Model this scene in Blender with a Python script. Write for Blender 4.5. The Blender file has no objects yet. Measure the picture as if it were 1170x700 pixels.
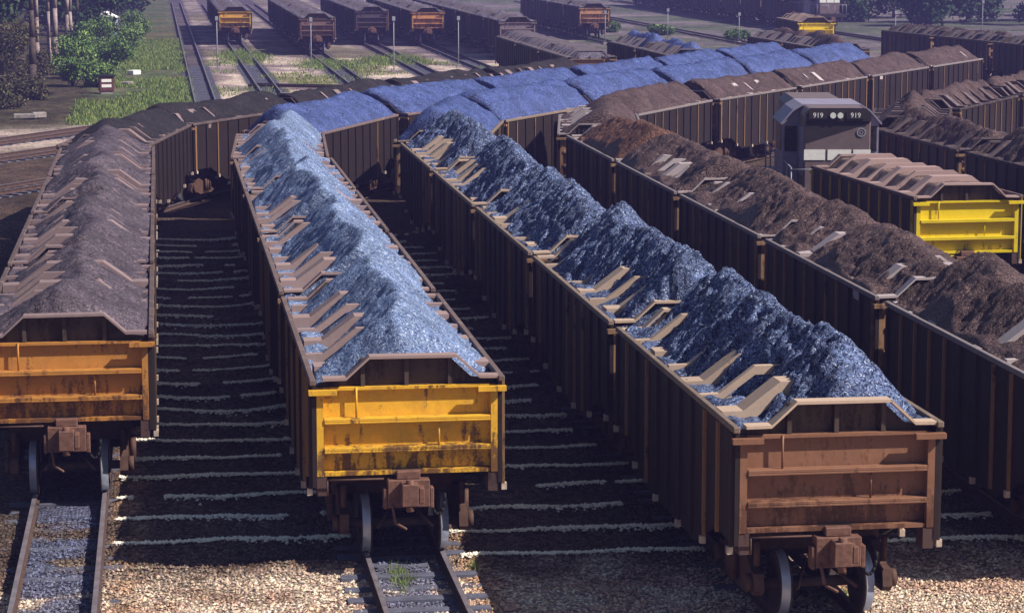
import bpy, math, random
import numpy as np
from mathutils import Vector, Matrix

random.seed(7)
rng = np.random.default_rng(11)
SC = bpy.context.scene
C = SC.collection
R = math.radians

# ------------------------------------------------------------------ camera
CAM_H = 8.85
F_PX = 2800.0
pitch = math.atan(425 / F_PX)
yaw = math.atan(407 / math.hypot(F_PX, 425))
cam = bpy.data.cameras.new('camera')
cam.sensor_width = 36
cam.lens = 36 * F_PX / 1170
cam.clip_start = 0.5
cam.clip_end = 3000
co = bpy.data.objects.new('camera', cam)
C.objects.link(co)
co.location = (0, 0, CAM_H)
co.rotation_euler = (math.pi / 2 - pitch, 0, -yaw)
SC.camera = co

# ------------------------------------------------------------------ light
SUN_TO = Vector((1.0, -0.52, 1.02)).normalized()     # towards the sun
w = bpy.data.worlds.new('World')
SC.world = w
w.use_nodes = True
nt = w.node_tree
sky = nt.nodes.new('ShaderNodeTexSky')
sky.sky_type = 'NISHITA'
sky.sun_disc = False
sky.sun_elevation = math.asin(SUN_TO.z)
sky.sun_rotation = math.atan2(SUN_TO.x, SUN_TO.y)
nt.links.new(sky.outputs[0], nt.nodes['Background'].inputs[0])
nt.nodes['Background'].inputs[1].default_value = 0.05
sl = bpy.data.lights.new('sun', 'SUN')
sl.energy = 5.0
sl.angle = R(0.5)
sl.color = (1.0, 0.91, 0.8)
so = bpy.data.objects.new('sun', sl)
C.objects.link(so)
so.location = (40, -20, 60)
so.rotation_euler = SUN_TO.to_track_quat('Z', 'Y').to_euler()

SC.view_settings.view_transform = 'Standard'
SC.view_settings.look = 'None'
SC.view_settings.exposure = 0.5
SC.view_settings.gamma = 1
SC.render.engine = 'CYCLES'
SC.cycles.use_denoising = True
SC.cycles.max_bounces = 5
SC.cycles.diffuse_bounces = 3
SC.cycles.glossy_bounces = 2
SC.cycles.transmission_bounces = 2
SC.cycles.volume_bounces = 0

# ------------------------------------------------------------------ noise
_perm = rng.integers(0, 1 << 30, 4096)


def _h(ix, iy, seed):
    n = (ix.astype(np.int64) * 374761393 + iy.astype(np.int64) * 668265263 + seed * 1442695041) & 0x7fffffff
    n = ((n ^ (n >> 13)) * 1274126177) & 0x7fffffff
    n = n ^ (n >> 16)
    return (n & 0xffff) / 65535.0


def vnoise(x, y, seed=0):
    ix = np.floor(x); iy = np.floor(y)
    fx = x - ix; fy = y - iy
    fx = fx * fx * (3 - 2 * fx); fy = fy * fy * (3 - 2 * fy)
    a = _h(ix, iy, seed); b = _h(ix + 1, iy, seed); c = _h(ix, iy + 1, seed); d = _h(ix + 1, iy + 1, seed)
    return (a * (1 - fx) + b * fx) * (1 - fy) + (c * (1 - fx) + d * fx) * fy


def fbm(x, y, seed=0, octv=4):
    s = 0; a = 0.5; t = 0
    for i in range(octv):
        s = s + a * vnoise(x * 2 ** i, y * 2 ** i, seed + i * 17); t += a; a *= 0.5
    return s / t


def sstep(a, b, x):
    t = np.clip((x - a) / (b - a), 0, 1)
    return t * t * (3 - 2 * t)


# ------------------------------------------------------------------ mesh builder
class MB:
    def __init__(s):
        s.v = []; s.f = []; s.mi = []; s.smooth = []

    def add(s, vs, fs, mi=0, sm=False):
        o = len(s.v)
        s.v += [tuple(v) for v in vs]
        s.f += [tuple(i + o for i in f) for f in fs]
        s.mi += [mi] * len(fs); s.smooth += [sm] * len(fs)
        return s

    def box(s, x0, x1, y0, y1, z0, z1, mi=0):
        vs = [(x, y, z) for z in (z0, z1) for y in (y0, y1) for x in (x0, x1)]
        return s.add(vs, [(0, 2, 3, 1), (4, 5, 7, 6), (0, 1, 5, 4), (2, 6, 7, 3), (0, 4, 6, 2), (1, 3, 7, 5)], mi)

    def prism_y(s, pts, y0, y1, mi=0):
        """closed polygon pts (x,z), counter-clockwise seen from -y, pushed along y"""
        n = len(pts)
        vs = [(p[0], y0, p[1]) for p in pts] + [(p[0], y1, p[1]) for p in pts]
        fs = [tuple(range(n)), tuple(range(2 * n - 1, n - 1, -1))]
        fs += [(i, i + n, (i + 1) % n + n, (i + 1) % n) for i in range(n)]
        return s.add(vs, fs, mi)

    def prism_x(s, pts, x0, x1, mi=0):
        n = len(pts)
        vs = [(x0, p[0], p[1]) for p in pts] + [(x1, p[0], p[1]) for p in pts]
        fs = [tuple(range(n - 1, -1, -1)), tuple(range(n, 2 * n))]
        fs += [(i, (i + 1) % n, (i + 1) % n + n, i + n) for i in range(n)]
        return s.add(vs, fs, mi)

    def tube(s, p0, p1, r0, r1=None, n=8, mi=0, sm=True):
        r1 = r0 if r1 is None else r1
        p0 = Vector(p0); p1 = Vector(p1)
        q = (p1 - p0).to_track_quat('Z', 'Y')
        vs = []
        for p, r in ((p0, r0), (p1, r1)):
            for k in range(n):
                a = 2 * math.pi * k / n
                vs.append(p + q @ Vector((r * math.cos(a), r * math.sin(a), 0)))
        o = len(s.v)
        s.add(vs, [(k, (k + 1) % n, (k + 1) % n + n, k + n) for k in range(n)], mi, sm)
        s.f += [tuple(o + k for k in range(n - 1, -1, -1)), tuple(o + n + k for k in range(n))]
        s.mi += [mi] * 2; s.smooth += [False] * 2
        return s

    def lathe_x(s, prof, n=24, mi=0, c=(0, 0, 0)):
        """profile of (x, r) turned about the x axis through c"""
        m = len(prof); vs = []
        for k in range(n):
            a = 2 * math.pi * k / n
            for (x, r) in prof:
                vs.append((c[0] + x, c[1] + r * math.cos(a), c[2] + r * math.sin(a)))
        fs = []
        for k in range(n):
            for j in range(m - 1):
                a = k * m + j; b = ((k + 1) % n) * m + j
                fs.append((a, a + 1, b + 1, b))
        return s.add(vs, fs, mi, True)

    def mesh(s, name, mats):
        me = bpy.data.meshes.new(name)
        me.from_pydata(s.v, [], s.f)
        for m in mats: me.materials.append(m)
        me.polygons.foreach_set('material_index', s.mi)
        me.polygons.foreach_set('use_smooth', s.smooth)
        me.update()
        return me

    def build(s, name, mats, parent=None):
        if not isinstance(mats, (list, tuple)): mats = [mats]
        return link(name, s.mesh(name, mats), parent)


def link(name, me, parent=None):
    o = bpy.data.objects.new(name, me)
    C.objects.link(o)
    if parent is not None: o.parent = parent
    return o


def tag(o, label=None, cat=None, group=None, kind=None):
    if label: o['label'] = label
    if cat: o['category'] = cat
    if group: o['group'] = group
    if kind: o['kind'] = kind
    return o


def empty(name, loc=(0, 0, 0), rz=0, parent=None):
    o = bpy.data.objects.new(name, None)
    o.empty_display_size = 0.3
    C.objects.link(o)
    o.location = loc; o.rotation_euler = (0, 0, rz)
    if parent is not None: o.parent = parent
    return o


def copy_tree(o, parent=None):
    c = o.copy()
    C.objects.link(c)
    if parent is not None: c.parent = parent
    for ch in KIDS.get(o.name, []):
        copy_tree(ch, c)
    return c


KIDS = {}


def note_kids(o):
    KIDS[o.name] = list(o.children)
    for c in o.children: note_kids(c)


def np_mesh(name, V, Fq, mat, smooth=True, colors=None):
    """mesh from numpy arrays; Fq is (n,3) or (n,4)"""
    me = bpy.data.meshes.new(name)
    k = Fq.shape[1]
    me.vertices.add(len(V)); me.vertices.foreach_set('co', V.astype(np.float32).ravel())
    me.loops.add(Fq.size); me.loops.foreach_set('vertex_index', Fq.astype(np.int32).ravel())
    me.polygons.add(len(Fq))
    me.polygons.foreach_set('loop_start', np.arange(0, Fq.size, k, dtype=np.int32))
    me.polygons.foreach_set('loop_total', np.full(len(Fq), k, dtype=np.int32))
    me.polygons.foreach_set('use_smooth', np.full(len(Fq), smooth))
    me.update(calc_edges=True)
    if colors is not None:
        a = me.color_attributes.new('tint', 'FLOAT_COLOR', 'POINT')
        a.data.foreach_set('color', colors.astype(np.float32).ravel())
    me.materials.append(mat)
    return me


# ------------------------------------------------------------------ materials
def newmat(name):
    m = bpy.data.materials.new(name)
    m.use_nodes = True
    t = m.node_tree
    return m, t, t.nodes['Principled BSDF']


def N(t, typ, **kw):
    n = t.nodes.new(typ)
    for k, v in kw.items():
        if k.startswith('i_'):
            n.inputs[int(k[2:])].default_value = v
        else:
            setattr(n, k, v)
    return n


def ramp(t, src, stops):
    r = t.nodes.new('ShaderNodeValToRGB')
    e = r.color_ramp.elements
    while len(e) < len(stops): e.new(0.5)
    for el, (p, c) in zip(e, stops):
        el.position = p
        el.color = (c, c, c, 1) if isinstance(c, (int, float)) else tuple(c) + (1,)
    t.links.new(src, r.inputs[0])
    return r.outputs[0]


def noise(t, vec, scale, detail=4, rough=0.55, out=0):
    n = t.nodes.new('ShaderNodeTexNoise')
    n.inputs['Scale'].default_value = scale
    n.inputs['Detail'].default_value = detail
    n.inputs['Roughness'].default_value = rough
    if vec is not None: t.links.new(vec, n.inputs['Vector'])
    return n.outputs[out]


def mix(t, fac, a, b, mode='MIX'):
    m = t.nodes.new('ShaderNodeMix')
    m.data_type = 'RGBA'; m.blend_type = mode; m.clamp_factor = True
    for sock, v in ((m.inputs[0], fac), (m.inputs[6], a), (m.inputs[7], b)):
        if isinstance(v, (int, float)): sock.default_value = v
        elif isinstance(v, tuple): sock.default_value = v + (1,) if len(v) == 3 else v
        else: t.links.new(v, sock)
    return m.outputs[2]


def math_(t, op, a, b=0.0, c=None):
    m = t.nodes.new('ShaderNodeMath'); m.operation = op
    for s_, v in zip(m.inputs, (a, b, c)):
        if v is None: continue
        if isinstance(v, (int, float)): s_.default_value = v
        else: t.links.new(v, s_)
    return m.outputs[0]


def coords(t, per_object=True):
    tc = t.nodes.new('ShaderNodeTexCoord')
    if not per_object: return tc.outputs['Object']
    oi = t.nodes.new('ShaderNodeObjectInfo')
    va = t.nodes.new('ShaderNodeVectorMath'); va.operation = 'MULTIPLY_ADD'
    t.links.new(oi.outputs['Random'], va.inputs[0])
    va.inputs[1].default_value = (37, 91, 53)
    t.links.new(tc.outputs['Object'], va.inputs[2])
    return va.outputs[0]


def bump(t, b, height, strength=0.5, dist=0.02):
    n = t.nodes.new('ShaderNodeBump')
    n.inputs['Strength'].default_value = strength
    n.inputs['Distance'].default_value = dist
    t.links.new(height, n.inputs['Height'])
    t.links.new(n.outputs[0], b.inputs['Normal'])


def paint_mat(name, rust=0.5, dust_or_shade=0.25, low=0.0, dent=0.0, rough=0.65, rustcol=(0.13, 0.055, 0.03), dustcol=(0.2, 0.15, 0.14)):
    """painted steel in the object's own colour, worn to rust and dusty"""
    m, t, b = newmat(name)
    v = coords(t)
    oi = t.nodes.new('ShaderNodeObjectInfo')
    mp = t.nodes.new('ShaderNodeMapping'); mp.inputs['Scale'].default_value = (3, 3, 0.7)
    t.links.new(v, mp.inputs[0])
    streak = noise(t, mp.outputs[0], 2.4, 6, 0.65)
    big = noise(t, v, 1.1, 5, 0.6)
    fine = noise(t, v, 26, 3, 0.6)
    s = math_(t, 'ADD', math_(t, 'MULTIPLY', streak, 0.55), math_(t, 'MULTIPLY', big, 0.3))
    s = math_(t, 'ADD', s, math_(t, 'MULTIPLY', fine, 0.15))
    if low:
        sx = t.nodes.new('ShaderNodeSeparateXYZ'); t.links.new(t.nodes.new('ShaderNodeTexCoord').outputs['Object'], sx.inputs[0])
        s = math_(t, 'ADD', s, math_(t, 'MULTIPLY', ramp(t, math_(t, 'MULTIPLY', sx.outputs[2], .4), [(.52, 1), (.80, 0)]), low))
    mask = ramp(t, s, [(0.62 - rust * 0.28, 0), (0.68 - rust * 0.24, 0.9)])
    base = mix(t, math_(t, 'MULTIPLY', fine, 0.45), oi.outputs['Color'], mix(t, 0.55, oi.outputs['Color'], (0.02, 0.015, 0.012)))
    col = mix(t, mask, base, mix(t, fine, rustcol, tuple(c * 0.45 for c in rustcol)))
    dm = ramp(t, noise(t, v, 3.3, 6, 0.7), [(0.5, 0), (0.75, dust_or_shade)])
    col = mix(t, dm, col, dustcol)
    t.links.new(col, b.inputs['Base Color'])
    b.inputs['Roughness'].default_value = rough
    b.inputs['Specular IOR Level'].default_value = 0.3
    bump(t, b, math_(t, 'ADD', s, math_(t, 'MULTIPLY', noise(t, v, 2.2, 2, .5), dent)), 0.45, 0.015)
    return m


def ore_mat(name, c0, c1, c2, spec=0.35, rough=0.55, fine=42.0, b_str=0.9):
    m, t, b = newmat(name)
    v = coords(t)
    vo = N(t, 'ShaderNodeTexVoronoi'); vo.inputs['Scale'].default_value = fine
    vo.inputs['Randomness'].default_value = 1.0
    wob = t.nodes.new('ShaderNodeVectorMath'); wob.operation = 'MULTIPLY_ADD'
    t.links.new(noise(t, v, 9, 2, 0.5, 1), wob.inputs[0]); wob.inputs[1].default_value = (0.12,) * 3
    t.links.new(v, wob.inputs[2])
    t.links.new(wob.outputs[0], vo.inputs['Vector'])
    vo2 = N(t, 'ShaderNodeTexVoronoi'); vo2.inputs['Scale'].default_value = fine * 0.38
    t.links.new(wob.outputs[0], vo2.inputs['Vector'])
    sep = t.nodes.new('ShaderNodeSeparateColor'); t.links.new(vo.outputs['Color'], sep.inputs[0])
    col = ramp(t, sep.outputs[0], [(0.0, c0), (0.25, c0), (0.5, c1), (0.88, c1), (1.0, c2)])
    big = ramp(t, noise(t, v, 1.6, 5, 0.6), [(0.36, 0.62), (0.66, 1.12)])
    col = mix(t, 1.0, col, big, 'MULTIPLY')
    t.links.new(col, b.inputs['Base Color'])
    b.inputs['Roughness'].default_value = rough
    b.inputs['Specular IOR Level'].default_value = spec
    h = math_(t, 'ADD', math_(t, 'MULTIPLY', vo.outputs['Distance'], -0.6), math_(t, 'MULTIPLY', vo2.outputs['Distance'], -1.2))
    h = math_(t, 'ADD', h, noise(t, v, 70, 2, 0.7))
    bump(t, b, h, b_str, 0.03)
    return m


def plain_mat(name, col, rough=0.7, metal=0.0, var=0.35, scale=8, spec=0.3):
    m, t, b = newmat(name)
    v = coords(t)
    n = noise(t, v, scale, 5, 0.6)
    c = mix(t, ramp(t, n, [(0.3, 0), (0.7, 1)]), tuple(x * (1 - var) for x in col), tuple(min(1, x * (1 + var)) for x in col))
    t.links.new(c, b.inputs['Base Color'])
    b.inputs['Roughness'].default_value = rough
    b.inputs['Metallic'].default_value = metal
    b.inputs['Specular IOR Level'].default_value = spec
    bump(t, b, n, 0.3, 0.01)
    return m


M = {}
M['end'] = paint_mat('worn_end_paint', rust=0.30, dust_or_shade=0.3, rough=0.55, low=.10, dent=4.0, dustcol=(0.16, 0.1, 0.08))
M['bright'] = paint_mat('fresh_paint', rust=0.1, dust_or_shade=0.12, rough=0.45, low=.05, dent=3.0)
M['side'] = paint_mat('dark_rusty_side', rust=0.45, dust_or_shade=0.25, dent=4.0, rustcol=(0.028, 0.013, 0.01), dustcol=(0.035, 0.025, 0.027))
M['plate'] = paint_mat('dusty_plate', rust=0.12, dust_or_shade=0.5, rough=0.8, rustcol=(0.2, 0.1, 0.07), dustcol=(0.36, 0.27, 0.25))
M['rib'] = paint_mat('side_rib_steel', rust=0.3, dust_or_shade=0.15, rustcol=(0.035, 0.018, 0.013), dustcol=(0.05, 0.037, 0.035))
M['tan'] = plain_mat('tan_rib_foot', (0.5, 0.4, 0.33), 0.8)
M['frame'] = plain_mat('underframe_rust', (0.085, 0.045, 0.033), 0.75)
M['coupler'] = plain_mat('coupler_rust', (0.15, 0.075, 0.055), 0.7, scale=14)
M['black'] = plain_mat('black_grime', (0.012, 0.011, 0.012), 0.8)
M['wheel'] = plain_mat('wheel_rust', (0.045, 0.03, 0.028), 0.7)
M['tread'] = plain_mat('polished_tread', (0.34, 0.38, 0.5), 0.3, 0.4, 0.15)
M['railtop'] = plain_mat('rail_head', (0.28, 0.25, 0.28), 0.45, 0.5, 0.3, 4)
M['rail'] = plain_mat('rail_rust', (0.075, 0.045, 0.038), 0.8)
M['white'] = plain_mat('white_paint', (0.86, 0.85, 0.82), 0.6, var=0.08)
M['letter'] = plain_mat('black_lettering', (0.02, 0.018, 0.018), 0.7)
M['glass'] = plain_mat('dark_window_glass', (0.012, 0.014, 0.02), 0.12, spec=0.6)
M['loco_brown'] = plain_mat('loco_brown_paint', (0.17, 0.125, 0.13), 0.5, var=0.12, scale=3)
M['loco_dark'] = plain_mat('loco_dark_tone', (0.03, 0.024, 0.03), 0.5, var=0.2, scale=3)
M['loco_grey'] = plain_mat('loco_grey_paint', (0.27, 0.25, 0.34), 0.5, var=0.15, scale=3)
M['lens'] = plain_mat('headlamp_lens', (0.75, 0.75, 0.72), 0.15, var=0.05)
M['post'] = plain_mat('pale_post', (0.30, 0.30, 0.36), 0.6, var=0.15)
M['bark'] = plain_mat('bark', (0.075, 0.055, 0.045), 0.9, var=0.5, scale=5)
M['palebark'] = plain_mat('pale_bark', (0.32, 0.25, 0.24), 0.9, var=0.4, scale=3)
M['concrete'] = plain_mat('weathered_concrete', (0.28, 0.25, 0.24), 0.85)
M['redpaint'] = plain_mat('dull_red_paint', (0.12, 0.04, 0.035), 0.7)
M['bluepaint'] = plain_mat('pale_blue_paint', (0.32, 0.36, 0.55), 0.6, var=0.1)
M['sleeper'] = plain_mat('dusty_sleeper', (0.10, 0.105, 0.15), 0.85, var=0.35, scale=5)

M['ore_blue'] = ore_mat('blue_ore', (0.02, 0.03, 0.085), (0.15, 0.21, 0.41), (0.58, 0.68, 0.92), spec=0.25, rough=0.65, b_str=1.0)
M['ore_pale'] = ore_mat('pale_blue_ore', (0.07, 0.11, 0.25), (0.215, 0.295, 0.49), (0.60, 0.68, 0.86), spec=0.2, rough=0.7, b_str=0.6)
M['ore_deep'] = ore_mat('deep_blue_ore', (0.02, 0.035, 0.12), (0.085, 0.125, 0.36), (0.2, 0.28, 0.55), spec=0.3, b_str=0.6)
M['ore_grey'] = ore_mat('violet_grey_ore', (0.05, 0.04, 0.052), (0.115, 0.092, 0.12), (0.24, 0.19, 0.22), spec=0.2, b_str=0.5)
M['ore_brown'] = ore_mat('brown_ore', (0.045, 0.027, 0.03), (0.14, 0.09, 0.092), (0.27, 0.19, 0.17), spec=0.2)
M['ore_red'] = ore_mat('reddish_ore', (0.06, 0.032, 0.025), (0.18, 0.09, 0.068), (0.34, 0.18, 0.12), spec=0.15)
M['ore_black'] = ore_mat('black_ore', (0.012, 0.01, 0.012), (0.035, 0.028, 0.033), (0.09, 0.07, 0.08), spec=0.25)
M['ore_far'] = ore_mat('pale_violet_ore', (0.10, 0.09, 0.13), (0.22, 0.2, 0.28), (0.36, 0.32, 0.4), spec=0.2)
M['ore_tan'] = ore_mat('tan_brown_ore', (0.14, 0.095, 0.085), (0.27, 0.19, 0.17), (0.4, 0.29, 0.26), spec=0.15, b_str=0.4)


def stone_mat(name, c0, c1):
    m, t, b = newmat(name)
    v = coords(t, False)
    vo = N(t, 'ShaderNodeTexWhiteNoise')
    at = N(t, 'ShaderNodeAttribute', attribute_name='tint')
    t.links.new(mix(t, 0.0, at.outputs['Color'], c1), b.inputs['Base Color'])
    b.inputs['Roughness'].default_value = 0.9
    b.inputs['Specular IOR Level'].default_value = 0.1
    return m


M['stone'] = stone_mat('loose_stones', (0, 0, 0), (0, 0, 0))


def ground_mat():
    m, t, b = newmat('yard_ground')
    v = coords(t, False)
    at = N(t, 'ShaderNodeAttribute', attribute_name='tint')
    vo = N(t, 'ShaderNodeTexVoronoi'); vo.inputs['Scale'].default_value = 19
    t.links.new(v, vo.inputs['Vector'])
    sep = t.nodes.new('ShaderNodeSeparateColor'); t.links.new(vo.outputs['Color'], sep.inputs[0])
    var = ramp(t, sep.outputs[0], [(0.0, 0.35), (0.5, 0.85), (0.85, 1.3), (1.0, 2.0)])
    n1 = ramp(t, noise(t, v, 1.2, 8, 0.7), [(0.33, 0.6), (0.68, 1.3)])
    n2 = ramp(t, noise(t, v, 0.17, 5, 0.6), [(0.35, 0.75), (0.65, 1.2)])
    col = mix(t, 1.0, at.outputs['Color'], var, 'MULTIPLY')
    col = mix(t, 1.0, col, n1, 'MULTIPLY')
    col = mix(t, 1.0, col, n2, 'MULTIPLY')
    hue = ramp(t, sep.outputs[1], [(0, (1.1, 0.95, 0.85)), (1, (0.93, 1.0, 1.12))])
    col = mix(t, 1.0, col, hue, 'MULTIPLY')
    t.links.new(col, b.inputs['Base Color'])
    b.inputs['Roughness'].default_value = 0.92
    b.inputs['Specular IOR Level'].default_value = 0.12
    h = math_(t, 'ADD', math_(t, 'MULTIPLY', vo.outputs['Distance'], -1.0), noise(t, v, 6, 5, 0.7))
    bump(t, b, h, 1.0, 0.05)
    return m


def leaf_mat(name, c0, c1, c2):
    m, t, b = newmat(name)
    v = coords(t)
    at = N(t, 'ShaderNodeAttribute', attribute_name='tint')
    sep = t.nodes.new('ShaderNodeSeparateColor'); t.links.new(at.outputs['Color'], sep.inputs[0])
    col = ramp(t, sep.outputs[0], [(0, c0), (0.5, c1), (1, c2)])
    t.links.new(col, b.inputs['Base Color'])
    b.inputs['Roughness'].default_value = 0.7
    b.inputs['Specular IOR Level'].default_value = 0.2
    return m


M['leaf'] = leaf_mat('green_leaves', (0.035, 0.085, 0.03), (0.11, 0.21, 0.055), (0.26, 0.36, 0.09))
M['leafdark'] = leaf_mat('dark_leaves', (0.012, 0.03, 0.018), (0.03, 0.065, 0.03), (0.06, 0.11, 0.045))
M['leafbrown'] = leaf_mat('olive_brown_leaves', (0.03, 0.03, 0.018), (0.075, 0.07, 0.035), (0.14, 0.12, 0.06))
M['grass'] = leaf_mat('grass_blades', (0.06, 0.11, 0.03), (0.15, 0.23, 0.06), (0.28, 0.3, 0.09))

# ------------------------------------------------------------------ track paths (rail top is z = 0)
W = 2.7
PITCH = 8.8
BODY = 8.1


def arc_path(x0, y0, yturn, head, r, far, h0=0.0):
    """points of a centreline: straight from (x0,y0) at heading h0 (deg from +Y to +X), bends to 'head', runs on"""
    pts = []
    x, y, h = x0, y0, R(h0)
    ds = 0.5
    L = 0
    while y < yturn:
        pts.append((x, y)); x += ds * math.sin(h); y += ds * math.cos(h)
    while h < R(head):
        pts.append((x, y)); h += ds / r; x += ds * math.sin(h); y += ds * math.cos(h)
    n = int(far / ds)
    for i in range(n):
        pts.append((x, y)); x += ds * math.sin(h); y += ds * math.cos(h)
    return np.array(pts)


def at_s(path, s):
    d = np.hypot(*(path[1:] - path[:-1]).T)
    cs = np.concatenate([[0], np.cumsum(d)])
    return Vector((float(np.interp(s, cs, path[:, 0])), float(np.interp(s, cs, path[:, 1]))))


PATHS = {
    'A': arc_path(-1.55, 20, 73.5, 33, 26, 70),
    'B': arc_path(3.38, 20, 72.5, 33, 25, 70),
    'C': arc_path(8.5, 20, 73, 32.5, 24, 70),
    'D': arc_path(13.35, 20, 76.0, 35, 23, 75, 0.55),
    'F': arc_path(24.9, 45, 74.0, 34, 20, 40, -1.5),
}

# ------------------------------------------------------------------ ground
GZ = -0.2
TRK = {'A': -1.55, 'B': 3.38, 'C': 8.5, 'D': 13.5}


def ridge_h(X, Y):
    """low windrows of stones lying across the space between the tracks, about 1.5 m apart"""
    out = np.zeros_like(X)
    for i, (xa, xb) in enumerate(((-1.0, 2.9), (4.0, 8.0), (9.2, 12.9))):
        k = np.round((Y - 30) / 1.48)
        u = (X - xa) / (xb - xa)
        wob = ridge_wob(k, u, i)
        d = Y - (30 + 1.48 * k + wob)
        m = sstep(0, .06, u) * (1 - sstep(.9, 1, u)) * (Y > 34) * (Y < 74)
        out += 0.10 * np.exp(-(d / 0.16) ** 2) * m
    return out


def ridge_wob(k, u, i):
    bend = np.clip((30 + 1.48 * k - 38) / 12, 0, 1) * np.where(np.asarray(i) == 0, 0.75, 0.25)
    return bend * (1.1 * (2 * u - 1.05) ** 2 - .4 + .18 * np.sin(u * 6 + k * .7)) + 0.04 * np.sin(u * 11 + k * 2.1)


def ground_zone(X, Y):
    """albedo of the yard surface"""
    n1 = fbm(X * 0.35, Y * 0.35, 3, 5); n2 = fbm(X * 1.3, Y * 1.3, 9, 4); n3 = fbm(X * 0.12, Y * 0.12, 21, 4)

    def colr(c): return np.ones(X.shape + (3,)) * np.array(c)

    def blend(a, b, m): return a * (1 - m[..., None]) + b * m[..., None]
    pale = colr((0.58, 0.46, 0.36))
    pale = blend(pale, colr((0.46, 0.32, 0.24)), sstep(.45, .62, n2))
    col = pale
    # the trains' shade among the rows, painted as dark ground with a ragged edge
    dust_or_shade = sstep(32.8, 35.2, Y + (n2 - .5) * 2.2 + (n1 - .5) * 2.0) * (1 - sstep(92, 112, Y - X * 0.6 + (n1 - .5) * 20 - 22 * (X < -2)))
    col = blend(col, blend(colr((0.045, 0.032, 0.027)), colr((0.085, 0.058, 0.045)), sstep(.4, .65, n1)), dust_or_shade * 0.93)
    # strips of clean stones and rust beside the rails in the foreground
    for k, x in TRK.items():
        near = np.exp(-((X - x - 0.95) / 0.22) ** 2) * (Y < 47) * sstep(.28, .5, n2)
        col = blend(col, colr((0.33, 0.21, 0.13)), np.clip(near, 0, 1) * 0.9)
        inside = (1 - sstep(.5, .62, np.abs(X - x))) * (Y < 80)
        col = blend(col, colr((0.10, 0.115, 0.19)), inside * sstep(.3, .45, n2) * (0.9 if k in 'AB' else 0.5))
    # far yard: pinkish pale ballast, dry yellow patches, grass
    far = sstep(100, 120, Y - X * 0.6)
    fp = blend(colr((0.76, 0.64, 0.54)), colr((0.36, 0.29, 0.29)), sstep(.42, .6, n1))
    fp = blend(fp, colr((0.27, 0.25, 0.09)), sstep(.56, .66, fbm(X * .22, Y * .09, 5, 4)) * 0.7)
    # dark ballast of each far track
    for x in (2.4, 6.3, 11.9, 17.4, 21.7, 26.2, 31.8, 37.3):
        fp = blend(fp, colr((0.10, 0.085, 0.11)), (1 - sstep(.75, 1.3, np.abs(X - x))) * 0.85)
    # ground around the standing trains is stained dark by ore
    fp = blend(fp, colr((0.10, 0.085, 0.12)), sstep(172, 190, Y + (n1 - .5) * 16) * 0.5)
    col = blend(col, fp, far)
    g = (1 - sstep(1.0, 2.2, X + (n2 - .5) * 2)) * sstep(116, 124, Y + (n2 - .5) * 6)
    col = blend(col, blend(colr((0.07, 0.125, 0.04)), colr((0.16, 0.15, 0.07)), sstep(.45, .6, n1)), g * 0.92)
    br = (1 - sstep(-4.6, -3.2, X + (n2 - .5) * 2.0)) * sstep(113, 121, Y - (X + 6) * 0.7)
    col = blend(col, blend(colr((0.06, 0.05, 0.032)), colr((0.10, 0.085, 0.05)), sstep(.4, .6, n2)), br * 0.95)
    r = sstep(150, 190, Y - X * 0.2) * sstep(30, 38, X)
    col = blend(col, blend(colr((0.08, 0.12, 0.07)), colr((0.2, 0.18, 0.2)), sstep(.42, .58, n3)), r * 0.8)
    return np.clip(col, 0, 1)


def build_ground():
    xs = np.concatenate([np.linspace(-420, -40, 24)[:-1], np.linspace(-40, -8, 40)[:-1], np.arange(-8, 17, 0.14),
                         np.linspace(17, 70, 130), np.linspace(70, 500, 50)[1:]])
    ys = np.concatenate([np.linspace(-100, 24, 20)[:-1], np.arange(24, 80, 0.14), np.linspace(80, 180, 200)[1:],
                         np.linspace(180, 340, 120)[1:], np.linspace(340, 900, 30)[1:]])
    X, Y = np.meshgrid(xs, ys)
    Z = GZ + (fbm(X * 1.1, Y * 1.1, 2, 4) - .5) * 0.06 + (fbm(X * 4, Y * 4, 8, 2) - .5) * 0.035
    Z += ridge_h(X, Y)
    Z += 2.2 * (1 - sstep(-30, -7, X)) * sstep(118, 160, Y) * (0.7 + 0.6 * fbm(X * .1, Y * .1, 4, 3))
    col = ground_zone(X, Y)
    V = np.stack([X, Y, Z], -1).reshape(-1, 3)
    ny, nx = X.shape
    i = np.arange(ny * nx).reshape(ny, nx)
    Fq = np.stack([i[:-1, :-1], i[:-1, 1:], i[1:, 1:], i[1:, :-1]], -1).reshape(-1, 4)
    cc = np.concatenate([col.reshape(-1, 3), np.ones((len(V), 1))], 1)
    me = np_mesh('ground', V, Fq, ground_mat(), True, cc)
    o = link('ground', me)
    tag(o, kind='structure')


build_ground()


def zone_at(x, y):
    return ground_zone(np.asarray(x, float), np.asarray(y, float))


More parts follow.
